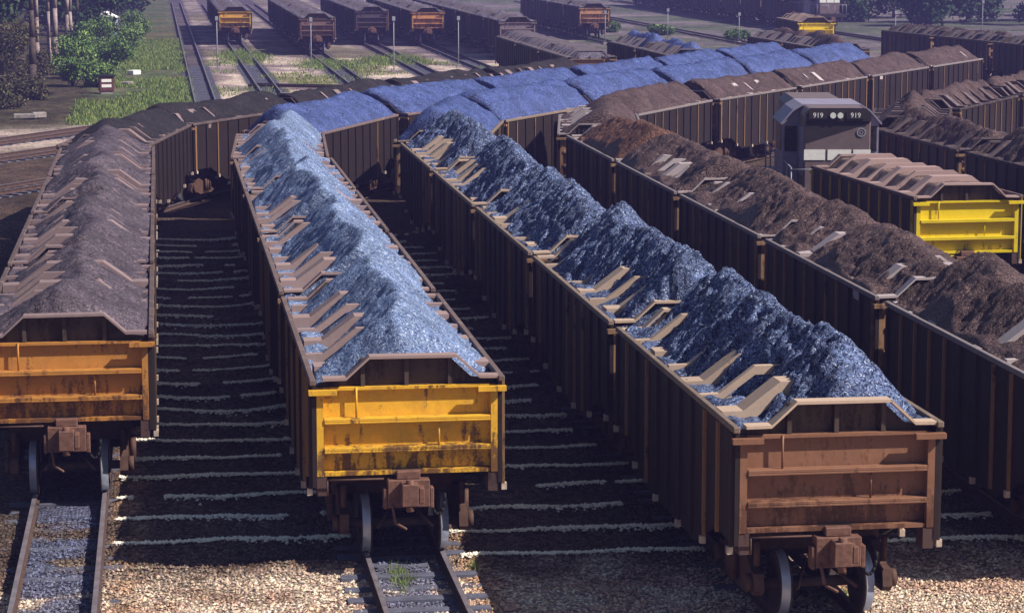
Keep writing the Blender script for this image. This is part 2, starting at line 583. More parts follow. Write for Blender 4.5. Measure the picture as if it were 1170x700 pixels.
# ------------------------------------------------------------------ stones (uncountable)
def stones_mesh(name, P, S, Ccol):
    """P (n,3) places, S (n) sizes, Ccol (n,3): each stone a squashed irregular octahedron"""
    n = len(P)
    base = np.array([(1, 0, 0), (0, 1, 0), (-1, 0, 0), (0, -1, 0), (0, 0, .75), (0, 0, -.6)], float)
    fs = np.array([(0, 1, 4), (1, 2, 4), (2, 3, 4), (3, 0, 4), (1, 0, 5), (2, 1, 5), (3, 2, 5), (0, 3, 5)])
    V = np.repeat(base[None], n, 0) * (1 + rng.uniform(-.35, .35, (n, 6, 3)))
    V += rng.uniform(-.22, .22, (n, 6, 3))
    a = rng.uniform(0, 6.28, n); c, s = np.cos(a), np.sin(a)
    x = V[..., 0] * c[:, None] - V[..., 1] * s[:, None]; y = V[..., 0] * s[:, None] + V[..., 1] * c[:, None]
    V = np.stack([x, y, V[..., 2]], -1) * S[:, None, None] + P[:, None, :]
    Fq = (fs[None] + 6 * np.arange(n)[:, None, None]).reshape(-1, 3)
    cc = np.repeat(np.concatenate([Ccol, np.ones((n, 1))], 1), 6, 0)
    return np_mesh(name, V.reshape(-1, 3), Fq, M['stone'], False, cc)


def build_stones():
    # loose gravel of the foreground
    n = 52000
    x = rng.uniform(-6, 14.5, n); y = 28 + 10 * rng.random(n) ** 1.1
    keep = np.ones(n, bool)
    for k, xx in TRK.items():
        for s_ in (-.55, .55): keep &= np.abs(x - xx - s_) > 0.07
    x, y = x[keep], y[keep]
    z = GZ + (fbm(x * 1.1, y * 1.1, 2, 4) - .5) * 0.06 + ridge_h(x, y) + 0.01
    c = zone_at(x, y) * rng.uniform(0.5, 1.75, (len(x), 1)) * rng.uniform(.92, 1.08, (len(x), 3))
    S = rng.uniform(0.014, 0.036, len(x))
    o = link('gravel', stones_mesh('gravel', np.stack([x, y, z], 1), S, np.clip(c, 0, .8)))
    tag(o, 'loose pale and rusty gravel scattered over the foreground between the tracks', 'gravel', kind='stuff')
    # pale stones along the crests of the windrows
    P = []; 
    for i, (xa, xb) in enumerate(((-1.0, 2.9), (4.0, 8.0), (9.2, 12.9))):
        for k in range(4 if i == 0 else 3, 30):
            m = int(950 if k < 14 else 800)
            u = rng.uniform(.05, .95 - (0 if k < 8 else .2 * rng.random()), m)
            patch = vnoise(u * 6 + k * 3.7, u * 0 + i * 9.1, 5)
            u = u[patch > (0.06 if k < 12 else 0.2)]
            X = xa + (xb - xa) * u
            Yc = 30 + 1.48 * k + ridge_wob(k, u, i)
            th = 0.032 + 0.02 * np.sin(u * 5 + k)
            Y = Yc + rng.normal(0, 1, len(u)) * th
            Z = GZ + 0.11 * np.exp(-((Y - Yc) / .16) ** 2) + (fbm(X * 1.1, Y * 1.1, 2, 4) - .5) * 0.06 + rng.uniform(0, .025, len(u))
            P.append(np.stack([X, Y, Z], 1))
    P = np.concatenate(P)
    c = np.array([[0.92, 0.86, 0.74]]) * rng.uniform(.8, 1.05, (len(P), 1))
    o = link('ballast_windrows', stones_mesh('ballast_windrows', P, rng.uniform(.015, .037, len(P)), np.clip(c, 0, .9)))
    tag(o, 'thin wavy rows of pale stones lying across the dark ground between the trains', 'stones', kind='stuff')


build_stones()


# ------------------------------------------------------------------ tracks
def sweep(path, prof, off):
    """sweep a closed (x,z) profile along a path at a sideways offset"""
    d = np.gradient(path, axis=0); d /= np.hypot(d[:, 0], d[:, 1])[:, None]
    nrm = np.stack([d[:, 1], -d[:, 0]], 1)
    mb = MB(); m = len(prof); vs = []
    for p, nn in zip(path, nrm):
        for (a, z) in prof:
            vs.append((p[0] + nn[0] * (off + a), p[1] + nn[1] * (off + a), z))
    fs = []
    for i in range(len(path) - 1):
        for j in range(m):
            fs.append((i * m + j, (i + 1) * m + j, (i + 1) * m + (j + 1) % m, i * m + (j + 1) % m))
    mb.add(vs, fs)
    mb.mi = [1 if (k % m) == TOPSEG else 0 for k in range(len(fs))]
    return mb


RAILP = [(-.06, -.15), (.06, -.15), (.06, -.135), (.012, -.11), (.012, -.045), (.036, -.035), (.036, 0), (-.036, 0), (-.036, -.035),
         (-.012, -.045), (-.012, -.11), (-.06, -.135)]
TOPSEG = 6


def track(path, sleepers=(0, 0), gauge=0.55, zs=-.155):
    t = empty('railway_track'); tag(t, kind='structure')
    for s_ in (-1, 1):
        sweep(path, RAILP, s_ * gauge).build('rail', [M['rail'], M['railtop']], t)
    if sleepers[1] > 0:
        mb = MB(); s = sleepers[0]
        while s < sleepers[1]:
            p = at_s(path, s); q = at_s(path, s + .3); dd = (q - p).normalized(); nn = Vector((dd.y, -dd.x))
            hw, hl = 0.11 + random.uniform(-.01, .01), 0.95 + random.uniform(-.03, .03)
            z1 = zs + random.uniform(-.02, .012)
            vs = [(p + nn * a * hl + dd * b * hw) for a in (-1, 1) for b in (-1, 1)]
            vv = [(v.x, v.y, z) for z in (-.3, z1) for v in vs]
            mb.add(vv, [(0, 1, 3, 2), (4, 6, 7, 5), (0, 2, 6, 4), (1, 5, 7, 3), (0, 4, 5, 1), (2, 3, 7, 6)])
            s += 0.6
        mb.build('sleepers', M['sleeper'], t)


def line(x0, y0, x1, y1, n=40):
    return np.stack([np.linspace(x0, x1, n), np.linspace(y0, y1, n)], 1)


def sub(path, step=3):
    return np.concatenate([path[::step], path[-1:]])


for k in 'ABCDF':
    track(sub(PATHS[k]), (0, 26) if k in 'ABC' else (0, 0), zs={'A': -.2, 'B': -.165}.get(k, -.18))
for x, y0, y1 in ((2.45, 112, 330), (6.3, 112, 320), (11.9, 118, 320), (17.4, 122, 320), (21.8, 125, 320), (26.0, 128, 320),
                  (31.6, 150, 320), (37.3, 120, 320), (48.2, 110, 330), (61.4, 150, 330)):
    track(line(x, y0, x, y1), (0, min(60, y1 - y0)) if x < 28 else (0, 0))
# ladder tracks coming in from the left behind the first train
for (a, b) in (((-14.0, 96.5), (-2.6, 116.5)), ((-13.0, 90.0), (-1.5, 109.0)), ((-11.0, 79.0), (0.5, 98.0))):
    track(line(*a, *b), (0, 23))
tr = arc_path(6.3, 112, 112, 0, 10, 1)
# long cross track seen as a dark line through the far ballast
track(line(5.5, 148, 19, 141.5), (0, 0))


# ------------------------------------------------------------------ the ore wagon
def bevelled(o, w_=0.012):
    m = o.modifiers.new('bevel', 'BEVEL'); m.width = w_; m.segments = 1; m.limit_method = 'ANGLE'
    return o


ZR = 2.66            # rim height
HB = BODY / 2
PROF = [(-1.35, 0), (-0.95, 0), (-0.62, 0.3), (0.62, 0.3), (0.95, 0), (1.35, 0)]


PROF_IN = [(-1.35, 0), (-1.0, 0.0), (-0.5, 0.37), (0.5, 0.37), (1.0, 0.0), (1.35, 0)]


def make_wagon():
    root = empty('ore_wagon')
    # long sides with ribs
    for s in (-1, 1):
        xo, xi = s * 1.35, s * 1.29
        mb = MB()
        lo, hi = min(xo, xi), max(xo, xi)
        low = [(-HB, 1.12), (-HB + 1.15, 1.12), (-HB + 2.3, .62), (HB - 2.3, .62), (HB - 1.15, 1.12), (HB, 1.12), (HB, ZR - .07), (-HB, ZR - .07)]
        mb.prism_x(low, lo, hi, 0)
        o = mb.build('side_wall', M['side'], root); o.color = (0.075, 0.048, 0.042, 1)
        for i in range(11):
            rb = MB()
            y = -HB + .1 + i * (BODY - .2) / 10
            z0 = 1.1 if i in (0, 1, 9, 10) else (.85 if i in (2, 8) else .7)
            a, b_ = (xo, xo + .045 * s) if s > 0 else (xo + .045 * s, xo)
            wr = .03 if i not in (0, 10) else .05
            rb.box(a, b_, y - wr, y + wr, z0, ZR - .085)
            a2, b2 = sorted((xo, xo + .075 * s))
            if i % 2 == 0: rb.box(a2, b2, y - .045, y + .045, z0 - .10, z0 - .003, 1)
            o = rb.build('side_rib', [M['rib'], M['tan']], root); o.color = (0.11, 0.07, 0.055, 1)
    # rim: a flat flange round the top
    mb = MB()
    for s in (-1, 1):
        a, b_ = sorted((s * 1.385, s * 1.295))
        mb.box(a, b_, -HB - .03, HB + .03, ZR - .07, ZR + .012)
    o = bevelled(mb.build('rim', M['plate'], root)); o.color = (0.34, 0.25, 0.23, 1)
    # trapezoidal cross plates
    st = [(-HB - .01, .22), (-HB + 1.05, .40), (-HB + 2.25, .12), (-HB + 3.3, .36), (0.45, .12), (HB - 2.45, .38), (HB - 1.15, .14), (HB - .21, .22)]
    for i, (y, wd) in enumerate(st):
        pr = [(x, ZR + z + .02) for x, z in (PROF if i in (0, 7) else PROF_IN)]
        pr[0] = (-1.28, ZR + .015); pr[-1] = (1.28, ZR + .015)
        dep = (.22 if wd > .3 else .12) if i not in (0, 7) else .04
        # the plate bent over the load: a strip of constant depth under the profile
        n = len(pr)
        inner = [(x, z - dep) for x, z in pr]
        poly = pr[::-1] + inner
        mb = MB()
        yc0, yc1 = y, y + wd
        # built as quads strip (poly is concave)
        vs = []
        for yy in (yc0, yc1):
            vs += [(x, yy, z) for x, z in pr] + [(x, yy, z) for x, z in inner]
        fs = []
        for j in range(n - 1):
            a = j
            fs += [(a, a + n, a + n + 1, a + 1), (2 * n + a, 2 * n + a + 1, 3 * n + a + 1, 3 * n + a),
                   (a, a + 1, 2 * n + a + 1, 2 * n + a), (n + a, 3 * n + a, 3 * n + a + 1, n + a + 1)]
        fs += [(0, 2 * n, 3 * n, n), (n - 1, 2 * n - 1, 4 * n - 1, 3 * n - 1)]
        mb.add(vs, fs)
        if i not in (0, 7):
            # gusset web below each strip, reaching down into the load
            g = .015
            for s in (-1, 1):
                a, b_ = sorted((s * .6, s * 1.28))
                mb.box(a, b_, yc1 - .03, yc1 - .03 + g, ZR - .55, ZR - .045)
        o = mb.build('cross_plate', M['plate'], root)
        o.color = (0.42, 0.31, 0.27, 1)
    # ends
    for e in (-1, 1):
        er = empty('end_wall_group')
        mb = MB()
        y_in, y_out = e * (HB - .15), e * (HB - .21)
        a, b_ = sorted((y_in, y_out))
        mb.box(-1.285, 1.285, a, b_, 1.34, ZR - .14)
        # corner posts
        for s in (-1, 1):
            pa, pb = sorted((e * (HB - .145), e * HB))
            xa, xb = sorted((s * 1.285, s * 1.19))
            mb.box(xa, xb, pa, pb, 1.28, ZR - .17)
        # header strip and low uprights behind the raised end plate
        pa, pb = sorted((e * (HB - .145), e * (HB - .05)))
        mb.box(-1.185, 1.185, pa, pb, ZR - .16, ZR - .12)
        ew = mb.build('end_wall', M['end'], root)
        up = MB()
        up.prism_y([(-1.25, ZR - .13), (1.25, ZR - .13), (1.25, ZR - .075), (.93, ZR - .03), (.61, ZR + .27), (-.61, ZR + .27), (-.93, ZR - .03), (-1.25, ZR - .075)],
                   *sorted((e * (HB - .20), e * (HB - .25))))
        for x in (-.62, 0, .62):
            up.box(x - .03, x + .03, *sorted((e * (HB - .195), e * (HB - .10))), ZR - .115, ZR + .28)
        up.build('upper_end_plate', M['side'], ew)  # dark brown plate, the recess shade under the cap put into its colour
        bpy.data.objects.remove(er)
        for z in (ZR - .60, ZR - 1.02):
            l = MB(); la, lb = sorted((e * (HB - .145), e * (HB + .02)))
            l.box(-1.18, 1.18, la, lb, z, z + .045)
            ya, yb = sorted((e * (HB + .02), e * (HB + .002)))
            l.box(-1.18, 1.18, ya, yb, z - .03, z - .002)
            bevelled(l.build('ledge', M['end'], ew), .006)
        s2 = MB(); la, lb = sorted((e * (HB - .145), e * (HB - .02)))
        s2.box(-1.18, 1.18, la, lb, 1.28, 1.335)
        s2.build('sill', M['end'], ew)
        r = MB()
        r.tube((-.72, e * (HB - .05), ZR - .55), (-.72, e * (HB - .05), ZR - .12), .016, n=6)
        r.build('grab_rod', M['end'], ew)
        r = MB()
        r.tube((.45, e * (HB - .05), ZR - .97), (.45, e * (HB - .05), ZR - .60), .016, n=6)
        r.build('grab_rod', M['end'], ew)
        # air hose hanging beside the coupler and a cut lever across the sill
        hs = MB()
        for q in range(7):
            a0, a1 = q / 7 * 2.6, (q + 1) / 7 * 2.6
            hs.tube((.42 + .10 * math.cos(a0), e * (HB + .06), 1.0 - .3 * math.sin(a0)), (.42 + .10 * math.cos(a1), e * (HB + .06), 1.0 - .3 * math.sin(a1)), .022, n=6)
        hs.build('air_hose', M['black'], ew)
        lv = MB()
        lv.tube((-1.15, e * (HB + .07), 1.24), (-.35, e * (HB + .07), 1.24), .014, n=6)
        lv.tube((-1.15, e * (HB + .07), 1.24), (-1.15, e * (HB + .07), 1.02), .014, n=6)
        lv.build('cut_lever', M['frame'], ew)
        for s in (-1, 1):
            b2 = MB(); xa, xb = sorted((s * 1.0, s * 1.40)); la, lb = sorted((e * (HB + .0), e * (HB + .10)))
            b2.box(xa, xb, la, lb, ZR - .20, ZR - .13)
            b2.build('step_bracket', M['end'], ew)
        # deep corner skirt at one side
        la, lb = sorted((e * (HB - .01), e * (HB - .30)))
        for s in (-1, 1):
            sk = MB()
            xa, xb = sorted((s * 1.29, s * 1.15)); sk.box(xa, xb, la, lb, 1.0, 1.27)
            sk.build('corner_skirt', M['rib'], ew)
    # underframe and hopper bottom
    u = MB()
    u.box(-1.28, 1.28, -HB + .27, HB - .27, 1.35, 1.44)
    u.box(-.22, .22, -HB + .05, HB - .05, 1.05, 1.34)
    u.prism_x([(-HB + 2.3, 1.34), (-HB + 2.6, .66), (HB - 2.6, .66), (HB - 2.3, 1.34)], -1.28, 1.28)
    for e in (-1, 1):
        u.box(-1.1, 1.1, e * 2.45 - .2, e * 2.45 + .2, 1.05, 1.22)
    u.build('underframe', M['black'], root)
    # couplers
    for e in (-1, 1):
        c = MB()
        a, b_ = sorted((e * (HB - .1), e * (HB + .12)))
        c.box(-.3, .3, a, b_, .82, 1.22)
        c.box(-.17, .17, a + .04, b_ + .03 if e > 0 else b_, 1.22, 1.34)
        a, b_ = sorted((e * (HB + .12), e * (HB + .345)))
        c.box(-.12, .12, a, b_, .88, 1.2)
        c.box(.12, .2, a, b_ if e > 0 else b_, .92, 1.15)
        c.tube((0, e * (HB + .28), .80), (0, e * (HB + .28), 1.26), .06, n=8)
        c.box(-.36, -.30, *sorted((e * (HB - .05), e * (HB + .1))), .80, 1.1)
        c.box(.30, .36, *sorted((e * (HB - .05), e * (HB + .1))), .80, 1.1)
        # brake hose
        c.tube((-.24, e * (HB + .1), .9), (-.2, e * (HB + .2), .62), .025, n=6)
        c.tube((-.2, e * (HB + .2), .62), (-.05, e * (HB + .30), .55), .025, n=6)
        bevelled(c.build('coupler', M['coupler'], root), .015)
    # bogies
    for e in (-1, 1):
        bg = MB(); yc = e * 2.45
        for s in (-1, 1):
            xa, xb = sorted((s * .80, s * .93))
            prof = [(yc - 1.05, .36), (yc - .95, .28), (yc - .6, .28), (yc - .4, .2), (yc + .4, .2), (yc + .6, .28), (yc + .95, .28), (yc + 1.05, .36),
                    (yc + 1.0, .58), (yc + .75, .60), (yc + .45, .84), (yc - .45, .84), (yc - .75, .60), (yc - 1.0, .58)]
            bg.prism_x(prof, xa, xb)
            for yy in (-.85, .85):
                xa2, xb2 = sorted((s * .93, s * 1.02))
                bg.tube((xa2, yc + yy, .43), (xb2, yc + yy, .43), .12, n=10)
            for yy in (-.14, 0, .14):
                bg.tube((s * 1.0, yc + yy, .3), (s * 1.0, yc + yy, .7), .05, n=8)
        bg.box(-.98, .98, yc - .2, yc + .2, .70, 1.02)
        for s in (-1, 1):
            bg.tube((s * .40, yc + e * 1.2, .42), (s * .12, yc + e * .5, .62), .025, n=6)
            bg.tube((s * .86, yc + e * .85, .66), (s * .86, yc + e * .85, 1.0), .045, n=8)
        bo = bg.build('bogie', M['frame'], root)
        for yy in (-.85, .85):
            wz = MB()
            wz.tube((-.8, yc + yy, .42), (.8, yc + yy, .42), .07, n=10, mi=0)
            for s in (-1, 1):
                prof = [(s * .50, .08), (s * .50, .33), (s * .485, .34), (s * .485, .445), (s * .51, .445), (s * .525, .42), (s * .62, .415), (s * .62, .34), (s * .59, .33), (s * .58, .08)]
                if s < 0: pass
                i0 = len(wz.f)
                wz.lathe_x(prof, 28, 0, (0, yc + yy, .42))
                # tread faces polished
                m = len(prof)
                for q in range(len(wz.f) - i0):
                    if q % (m - 1) in (4, 5): wz.mi[i0 + q] = 1
            wz.build('wheelset', [M['wheel'], M['tread']], bo)
    return root


proto = make_wagon()
bpy.context.view_layer.update()
note_kids(proto)


# ------------------------------------------------------------------ loads
def load_mesh(kind, crest, seed, res, end_taper, amp=1.0, off=0.0, chunky=1.0, base=-.3, flat=False, slope0=.92, first=False, sharp=.012, cont=0.0):
    L = BODY - .02; Wd = 2.56
    nx = max(8, int(Wd / res)); ny = max(10, int(L / res))
    xs = np.linspace(-Wd / 2, Wd / 2, nx); ys = np.linspace(-L / 2 + (.25 if first else 0), L / 2, ny)
    X, Y = np.meshgrid(xs, ys)
    s = seed * 13.7
    if flat:
        Z = np.interp(np.abs(X), [0, .62, .98, 1.25], [.27, .24, -.12, -.22])
        Z = Z + (fbm(X * 2 + s, Y * 2, seed, 4) - .5) * .12
    else:
        cen = off + (fbm(Y * .35 + s, Y * 0 + 3, seed + 1, 3) - .5) * .7
        hump = (fbm(Y * .42 + s, Y * 0, seed, 2) - .5) * 2
        cr = crest + hump * .42 * amp
        dE = L / 2 - np.abs(Y)
        if first: dE = np.where(Y < 0, dE - .25, dE)
        cr = np.minimum(cr, .36 + cont * ((Y > 0) | (not first)) + dE * np.where((Y < 0) & first, .75, end_taper))
        slope = slope0 + .35 * (fbm(X * .6 + s, Y * .6, seed + 4, 2) - .5)
        dx = np.sqrt((X - cen) ** 2 + sharp) - sharp ** .5
        Z = cr - dx * slope
        Z += (fbm(X * 1.4 + s, Y * 1.4, seed + 2, 3) - .5) * .30 * amp
        b1 = np.abs(fbm(X * 4.5 + s, Y * 4.5, seed + 5, 3) - .5)
        Z += (.09 - b1) * .55 * chunky
        if res < .1:
            Z += (fbm(X * 13 + s, Y * 13, seed + 6, 2) - .5) * .085 * chunky
        lim = base + (fbm(X * 2 + s, Y * 1.3, seed + 3, 3) - .5) * .42
        Z = np.maximum(Z, lim)
    # never spill over the rim
    rimd = 1.28 - np.abs(X)
    Z = np.minimum(Z, -.01 + rimd * 1.2)
    dE = L / 2 - np.abs(Y)
    if first: dE = np.where(Y < 0, dE - .25, dE)
    prof = np.interp(np.abs(X), [0, .62, .95, 1.28], [.40, .33, 0, -.03])
    prof = prof + cont * np.clip(1.15 - np.abs(X), 0, 1) * ((Y > 0) | (not first))
    Z = np.where(dE < .28, np.minimum(Z, prof + dE * 1.2), Z)
    V = np.stack([X, Y, Z + ZR], -1).reshape(-1, 3)
    i = np.arange(ny * nx).reshape(ny, nx)
    Fq = np.stack([i[:-1, :-1], i[:-1, 1:], i[1:, 1:], i[1:, :-1]], -1).reshape(-1, 4)
    # closed body: skirt and bottom
    edge = np.concatenate([i[0, :], i[1:, -1], i[-1, -2::-1], i[-2:0:-1, 0]])
    Vb = V[edge].copy(); Vb[:, 2] = ZR - .5; Vb[:, 1] = np.clip(Vb[:, 1], -L / 2 + .3, L / 2 - .3)
    n0 = len(V); k = len(edge)
    j = np.arange(k); j2 = (j + 1) % k
    sk = np.stack([edge[j], n0 + j, n0 + j2, edge[j2]], 1)
    V = np.concatenate([V, Vb])
    me = np_mesh('ore_load', V, np.concatenate([Fq, sk]), M[kind], True)
    return me


_load_cache = {}


def get_load(kind, crest, seed, res, taper, **kw):
    key = (kind, crest, seed, res, taper, tuple(sorted(kw.items())))
    if key not in _load_cache:
        _load_cache[key] = load_mesh(kind, crest, seed, res, taper, **kw)
    return _load_cache[key]


ORD = ['first', 'second', 'third', 'fourth', 'fifth', 'sixth', 'seventh', 'eighth', 'ninth', 'tenth', 'eleventh', 'twelfth', 'thirteenth', 'fourteenth', 'fifteenth', 'sixteenth', 'seventeenth']


def rr(a, b): return random.uniform(a, b)


def dress(wg, end=(.3, .18, .1), plate=(.42, .31, .27), side=(.018, .012, .013), rib=(.026, .017, .017), endmat=None, ribtan=0.0):
    f = rr(.85, 1.15)
    for ch in wg.children:
        b = ch.name.split('.')[0]
        if b == 'cross_plate' and abs(ch.matrix_basis.translation.x) < 1e-6:
            ch.rotation_euler = (0, rr(-.012, .012), rr(-.02, .02)); ch.location.z = rr(-.02, .008)
        if b == 'side_wall': ch.color = tuple(c * f for c in side) + (1,)
        elif b == 'side_rib': ch.color = ((.27, .15, .07) if random.random() < ribtan else tuple(c * f for c in rib)) + (1,)
        elif b in ('cross_plate', 'rim'): k_ = rr(.88, 1.12) * (.42 if b == 'rim' else 1); ch.color = tuple(c * k_ for c in plate) + (1,)
        elif b == 'end_wall':
            e = tuple(c * f for c in end) + (1,)
            ch.color = e
            for g in ch.children:
                g.color = ((.09, .05, .045, 1) if g.name.startswith('corner_skirt') else (.07, .05, .04, 1) if g.name.startswith('upper') else e)


def place_train(path, s0, n, group, where, look, load_look, ore, crest=.8, amp=1., taper=.8, near=0, res_far=.13, off=0.,
                chunky=1., endlooks=None, dress_kw=None, ore_at=None, load_kw=None, curve_kw=None, first_label=None, rev=False, z=0, pitch=PITCH, loads=True, from_word='front'):
    out = []
    for i in range(n):
        sc = s0 + HB + i * pitch
        p = at_s(path, sc - 2.95); q = at_s(path, sc + 2.95)
        mid = (p + q) / 2; d = q - p
        rz = -math.atan2(d.x, d.y)
        wg = copy_tree(proto)
        wg.location = (mid.x, mid.y, z); wg.rotation_euler = (0, 0, rz)
        kw = dict(dress_kw or {})
        if endlooks and i in endlooks: kw.update(endlooks[i])
        dress_later.append((wg, kw))
        lab = f'{look}, {ORD[i]} from the {from_word} of {where}'
        if first_label and i == 0: lab = first_label
        tag(wg, lab, 'ore wagon', group)
        if loads:
            kind, ll = (ore_at or {}).get(i, (ore, load_look))
            res = .045 if i < near else res_far
            seed = (i + int(path[0][0] * 3) % 7) if i < near + 3 else (i % 3 + 20)
            lkw = dict(amp=amp, off=off, chunky=chunky); lkw.update(load_kw or {}); lkw['first'] = (i == 0)
            if curve_kw and i >= 5: lkw.update(curve_kw)
            me = get_load(kind, crest, seed, res, taper, **lkw)
            lo = link('ore_load', me)
            lo.location = (mid.x, mid.y, z); lo.rotation_euler = (0, 0, rz)
            tag(lo, f'{ll} in the {ORD[i]} wagon of {where}', 'ore load', 'heaps of ore in ' + where)
        out.append(wg)
    return out


dress_later = []
ORANGE = (0.50, 0.22, 0.045); YELLOW = (0.78, 0.43, 0.03); RUST = (0.23, 0.11, 0.065); BRIGHT = (0.90, 0.68, 0.012)
PLATE_A = (0.25, 0.18, 0.19); PLATE_B = (0.38, 0.27, 0.26); PLATE_C = (0.52, 0.39, 0.30); PLATE_D = (0.50, 0.43, 0.45)

place_train(PATHS['A'], 18.4, 9, 'wagons of the leftmost train', 'the leftmost grey-ore train', 'dark brown wagon', 'smooth heap of violet-grey ore',
            'ore_grey', crest=.55, amp=.35, taper=2.5, near=3, chunky=.35, off=.05, load_kw=dict(base=-.05, slope0=.58, cont=.2),
            ore_at={i: ('ore_black', 'jagged black heap of ore') for i in range(4, 9)}, endlooks={0: dict(end=ORANGE)},
            dress_kw=dict(plate=PLATE_A, ribtan=.3),
            first_label='ore wagon with a worn orange end wall at the left edge of the photo')
place_train(PATHS['B'], 13.9, 11, 'wagons of the middle train', 'the middle blue-ore train', 'brown pink-plated wagon', 'steep heap of pale blue ore',
            'ore_pale', ore_at={i: ('ore_deep', 'low deep-blue heap of ore') for i in range(5, 11)}, crest=.80, amp=.3, taper=2.5, near=4, chunky=.3, off=.06, load_kw=dict(base=-.08, slope0=.84, sharp=.002, cont=.3), curve_kw=dict(base=.06, slope0=.55, off=-.1, amp=.2, chunky=.5, cont=.4),
            endlooks={0: dict(end=YELLOW)}, dress_kw=dict(plate=PLATE_B, ribtan=.3),
            first_label='ore wagon with a yellow end wall and blue ore, front of the middle train')
place_train(PATHS['C'], 9.8, 11, 'wagons of the nearest blue-ore train', 'the nearest blue-ore train', 'brown tan-plated wagon',
            'rough heap of blue ore', 'ore_blue', ore_at={i: ('ore_deep', 'low deep-blue heap of ore') for i in range(5, 11)}, crest=.9, amp=.5, taper=2.2, near=5, chunky=1.15, off=.17, load_kw=dict(base=-.05, slope0=.93, cont=.2), curve_kw=dict(base=.06, slope0=.55, off=-.1, amp=.2, chunky=.5, cont=.4),
            endlooks={0: dict(end=RUST)}, dress_kw=dict(plate=PLATE_C, ribtan=.3),
            first_label='ore wagon with a rusty brown end wall, nearest the camera with lumpy blue ore')
place_train(PATHS['D'], 11.8, 11, 'wagons of the brown-ore train', 'the brown-ore train', 'dark grey-plated wagon', 'rounded heap of brown ore',
            'ore_brown', crest=.66, amp=.7, taper=2.2, near=5, chunky=.5, off=.1, load_kw=dict(base=.03, slope0=.62, cont=.15), curve_kw=dict(amp=.3, chunky=.4, cont=.3), ore_at={4: ('ore_red', 'rust-red heap of ore')}, dress_kw=dict(plate=PLATE_D, ribtan=.45))
place_train(PATHS['F'], 6.0, 9, 'wagons of the far right train', 'the train beyond the locomotive', 'dark brown wagon', 'low brown-black heap',
            'ore_brown', crest=.62, amp=.4, taper=.9, chunky=.8, dress_kw=dict(plate=(.12, .09, .1), ribtan=.5), res_far=.09)
# the short yellow-ended wagon with the locomotive
EP = line(19.35, 50, 18.35, 75)
place_train(EP, 6.2, 1, 'wagon of the locomotive', 'the locomotive', 'yellow ore wagon', 'flat load of tan ore', 'ore_tan', load_kw=dict(flat=True), near=1,
            endlooks={0: dict(end=BRIGHT, side=(.05, .038, .045), rib=(.6, .4, .04), plate=(.40, .28, .27))},
            first_label='bright yellow ended ore wagon standing in front of the brown locomotive')
track(sub(line(19.35, 50, 17.7, 90), 2))

FAR = dict(plate=(.2, .17, .2), ribtan=.15)
far_rows = [
    (6.3, 204, 5, 'the leftmost orange-ended far train', (.62, .36, .05)),
    (11.9, 186, 6, 'the brown-ended far train', (.2, .12, .11)),
    (17.45, 202.4, 5, 'the dark third far train', (.08, .06, .08)),
    (21.75, 199.5, 5, 'the orange-ended fourth far train', (.65, .32, .12)),
    (25.75, 176.3, 7, 'the dusty fifth far train', (.22, .17, .2)),
    (37.3, 209.5, 4, 'the orange-banded rightmost far train', (.5, .27, .14)),
]
for x, y, n, nm, ec in far_rows:
    place_train(line(x, y - 2, x, y + 80), 2, n, 'standing wagons of the back row', nm, 'hazy dark wagon', 'low violet heap', 'ore_far',
                crest=.42, amp=.3, taper=1.5, chunky=.6, res_far=.2, endlooks={0: dict(end=ec)}, dress_kw=FAR, load_kw=dict(base=.0))
far2 = [
    (21.85, 149.5, 3, 'the short flat-loaded train', 'ore_far'),
    (27.35, 141.5, 2, 'the short blue-loaded train', 'ore_deep'),
    (37.2, 147.5, 2, 'the train behind the blue bend', 'ore_brown'),
    (61.4, 312, 9, 'the long top train', 'ore_black'),
]
for x, y, n, nm, ore in far2:       # these run towards the camera from their far end
    look = {'ore_far': 'pale heap of ore', 'ore_deep': 'deep blue heap of ore', 'ore_brown': 'dull brown heap', 'ore_black': 'low black heap of ore'}[ore]
    flat = ore == 'ore_far'
    place_train(line(x, y + .1, x, y - 90), 0, n, 'wagons standing beyond the bend', nm, 'dark wagon', look, ore, from_word='far end',
                crest=.6, amp=.5, taper=1.2, res_far=.16, dress_kw=FAR, load_kw=dict(flat=flat))
place_train(line(48.0, 155.5, 52.6, 100), 0, 6, 'wagons standing beyond the bend', 'the upper right train', 'black-sided wagon', 'dark brown heap of ore', 'ore_brown',
            crest=.45, amp=.3, taper=1.2, dress_kw=dict(plate=(.12, .1, .11), ribtan=.4, side=(.014, .01, .014)), from_word='far end')
place_train(line(46.8, 172, 47.8, 190), 0, 1, 'wagons standing beyond the bend', 'x', 'x', 'dull low heap of ore', 'ore_brown', crest=.4, amp=.2,
            endlooks={0: dict(end=BRIGHT)}, first_label='distant bright yellow wagon end at the top right')
for o in C.objects:
    if o.name.startswith('ore_load') and o['label'].endswith('of x'):
        o['label'] = 'dull low heap of ore in the distant yellow wagon'; o['group'] = 'heaps of ore in single wagons'
    if o.name.startswith('ore_load') and o['label'].endswith('of the locomotive'):
        o['label'] = 'flat tan-brown load of ore between cross plates in the bright yellow wagon'; o['group'] = 'heaps of ore in single wagons'

bpy.context.view_layer.update()
for wg, kw in dress_later: dress(wg, **kw)


def text_part(name, s, size, loc, rot, mat, parent, thick=.004):
    cu = bpy.data.curves.new(name, 'FONT'); cu.body = s; cu.size = size; cu.extrude = thick
    cu.align_x = 'CENTER'; cu.align_y = 'CENTER'
    o = bpy.data.objects.new(name, cu); C.objects.link(o)
    bpy.context.view_layer.update()
    me = bpy.data.meshes.new_from_object(o)
    bpy.data.objects.remove(o)
    me.materials.clear(); me.materials.append(mat)
    r = link(name, me, parent); r.location = loc; r.rotation_euler = rot
    return r


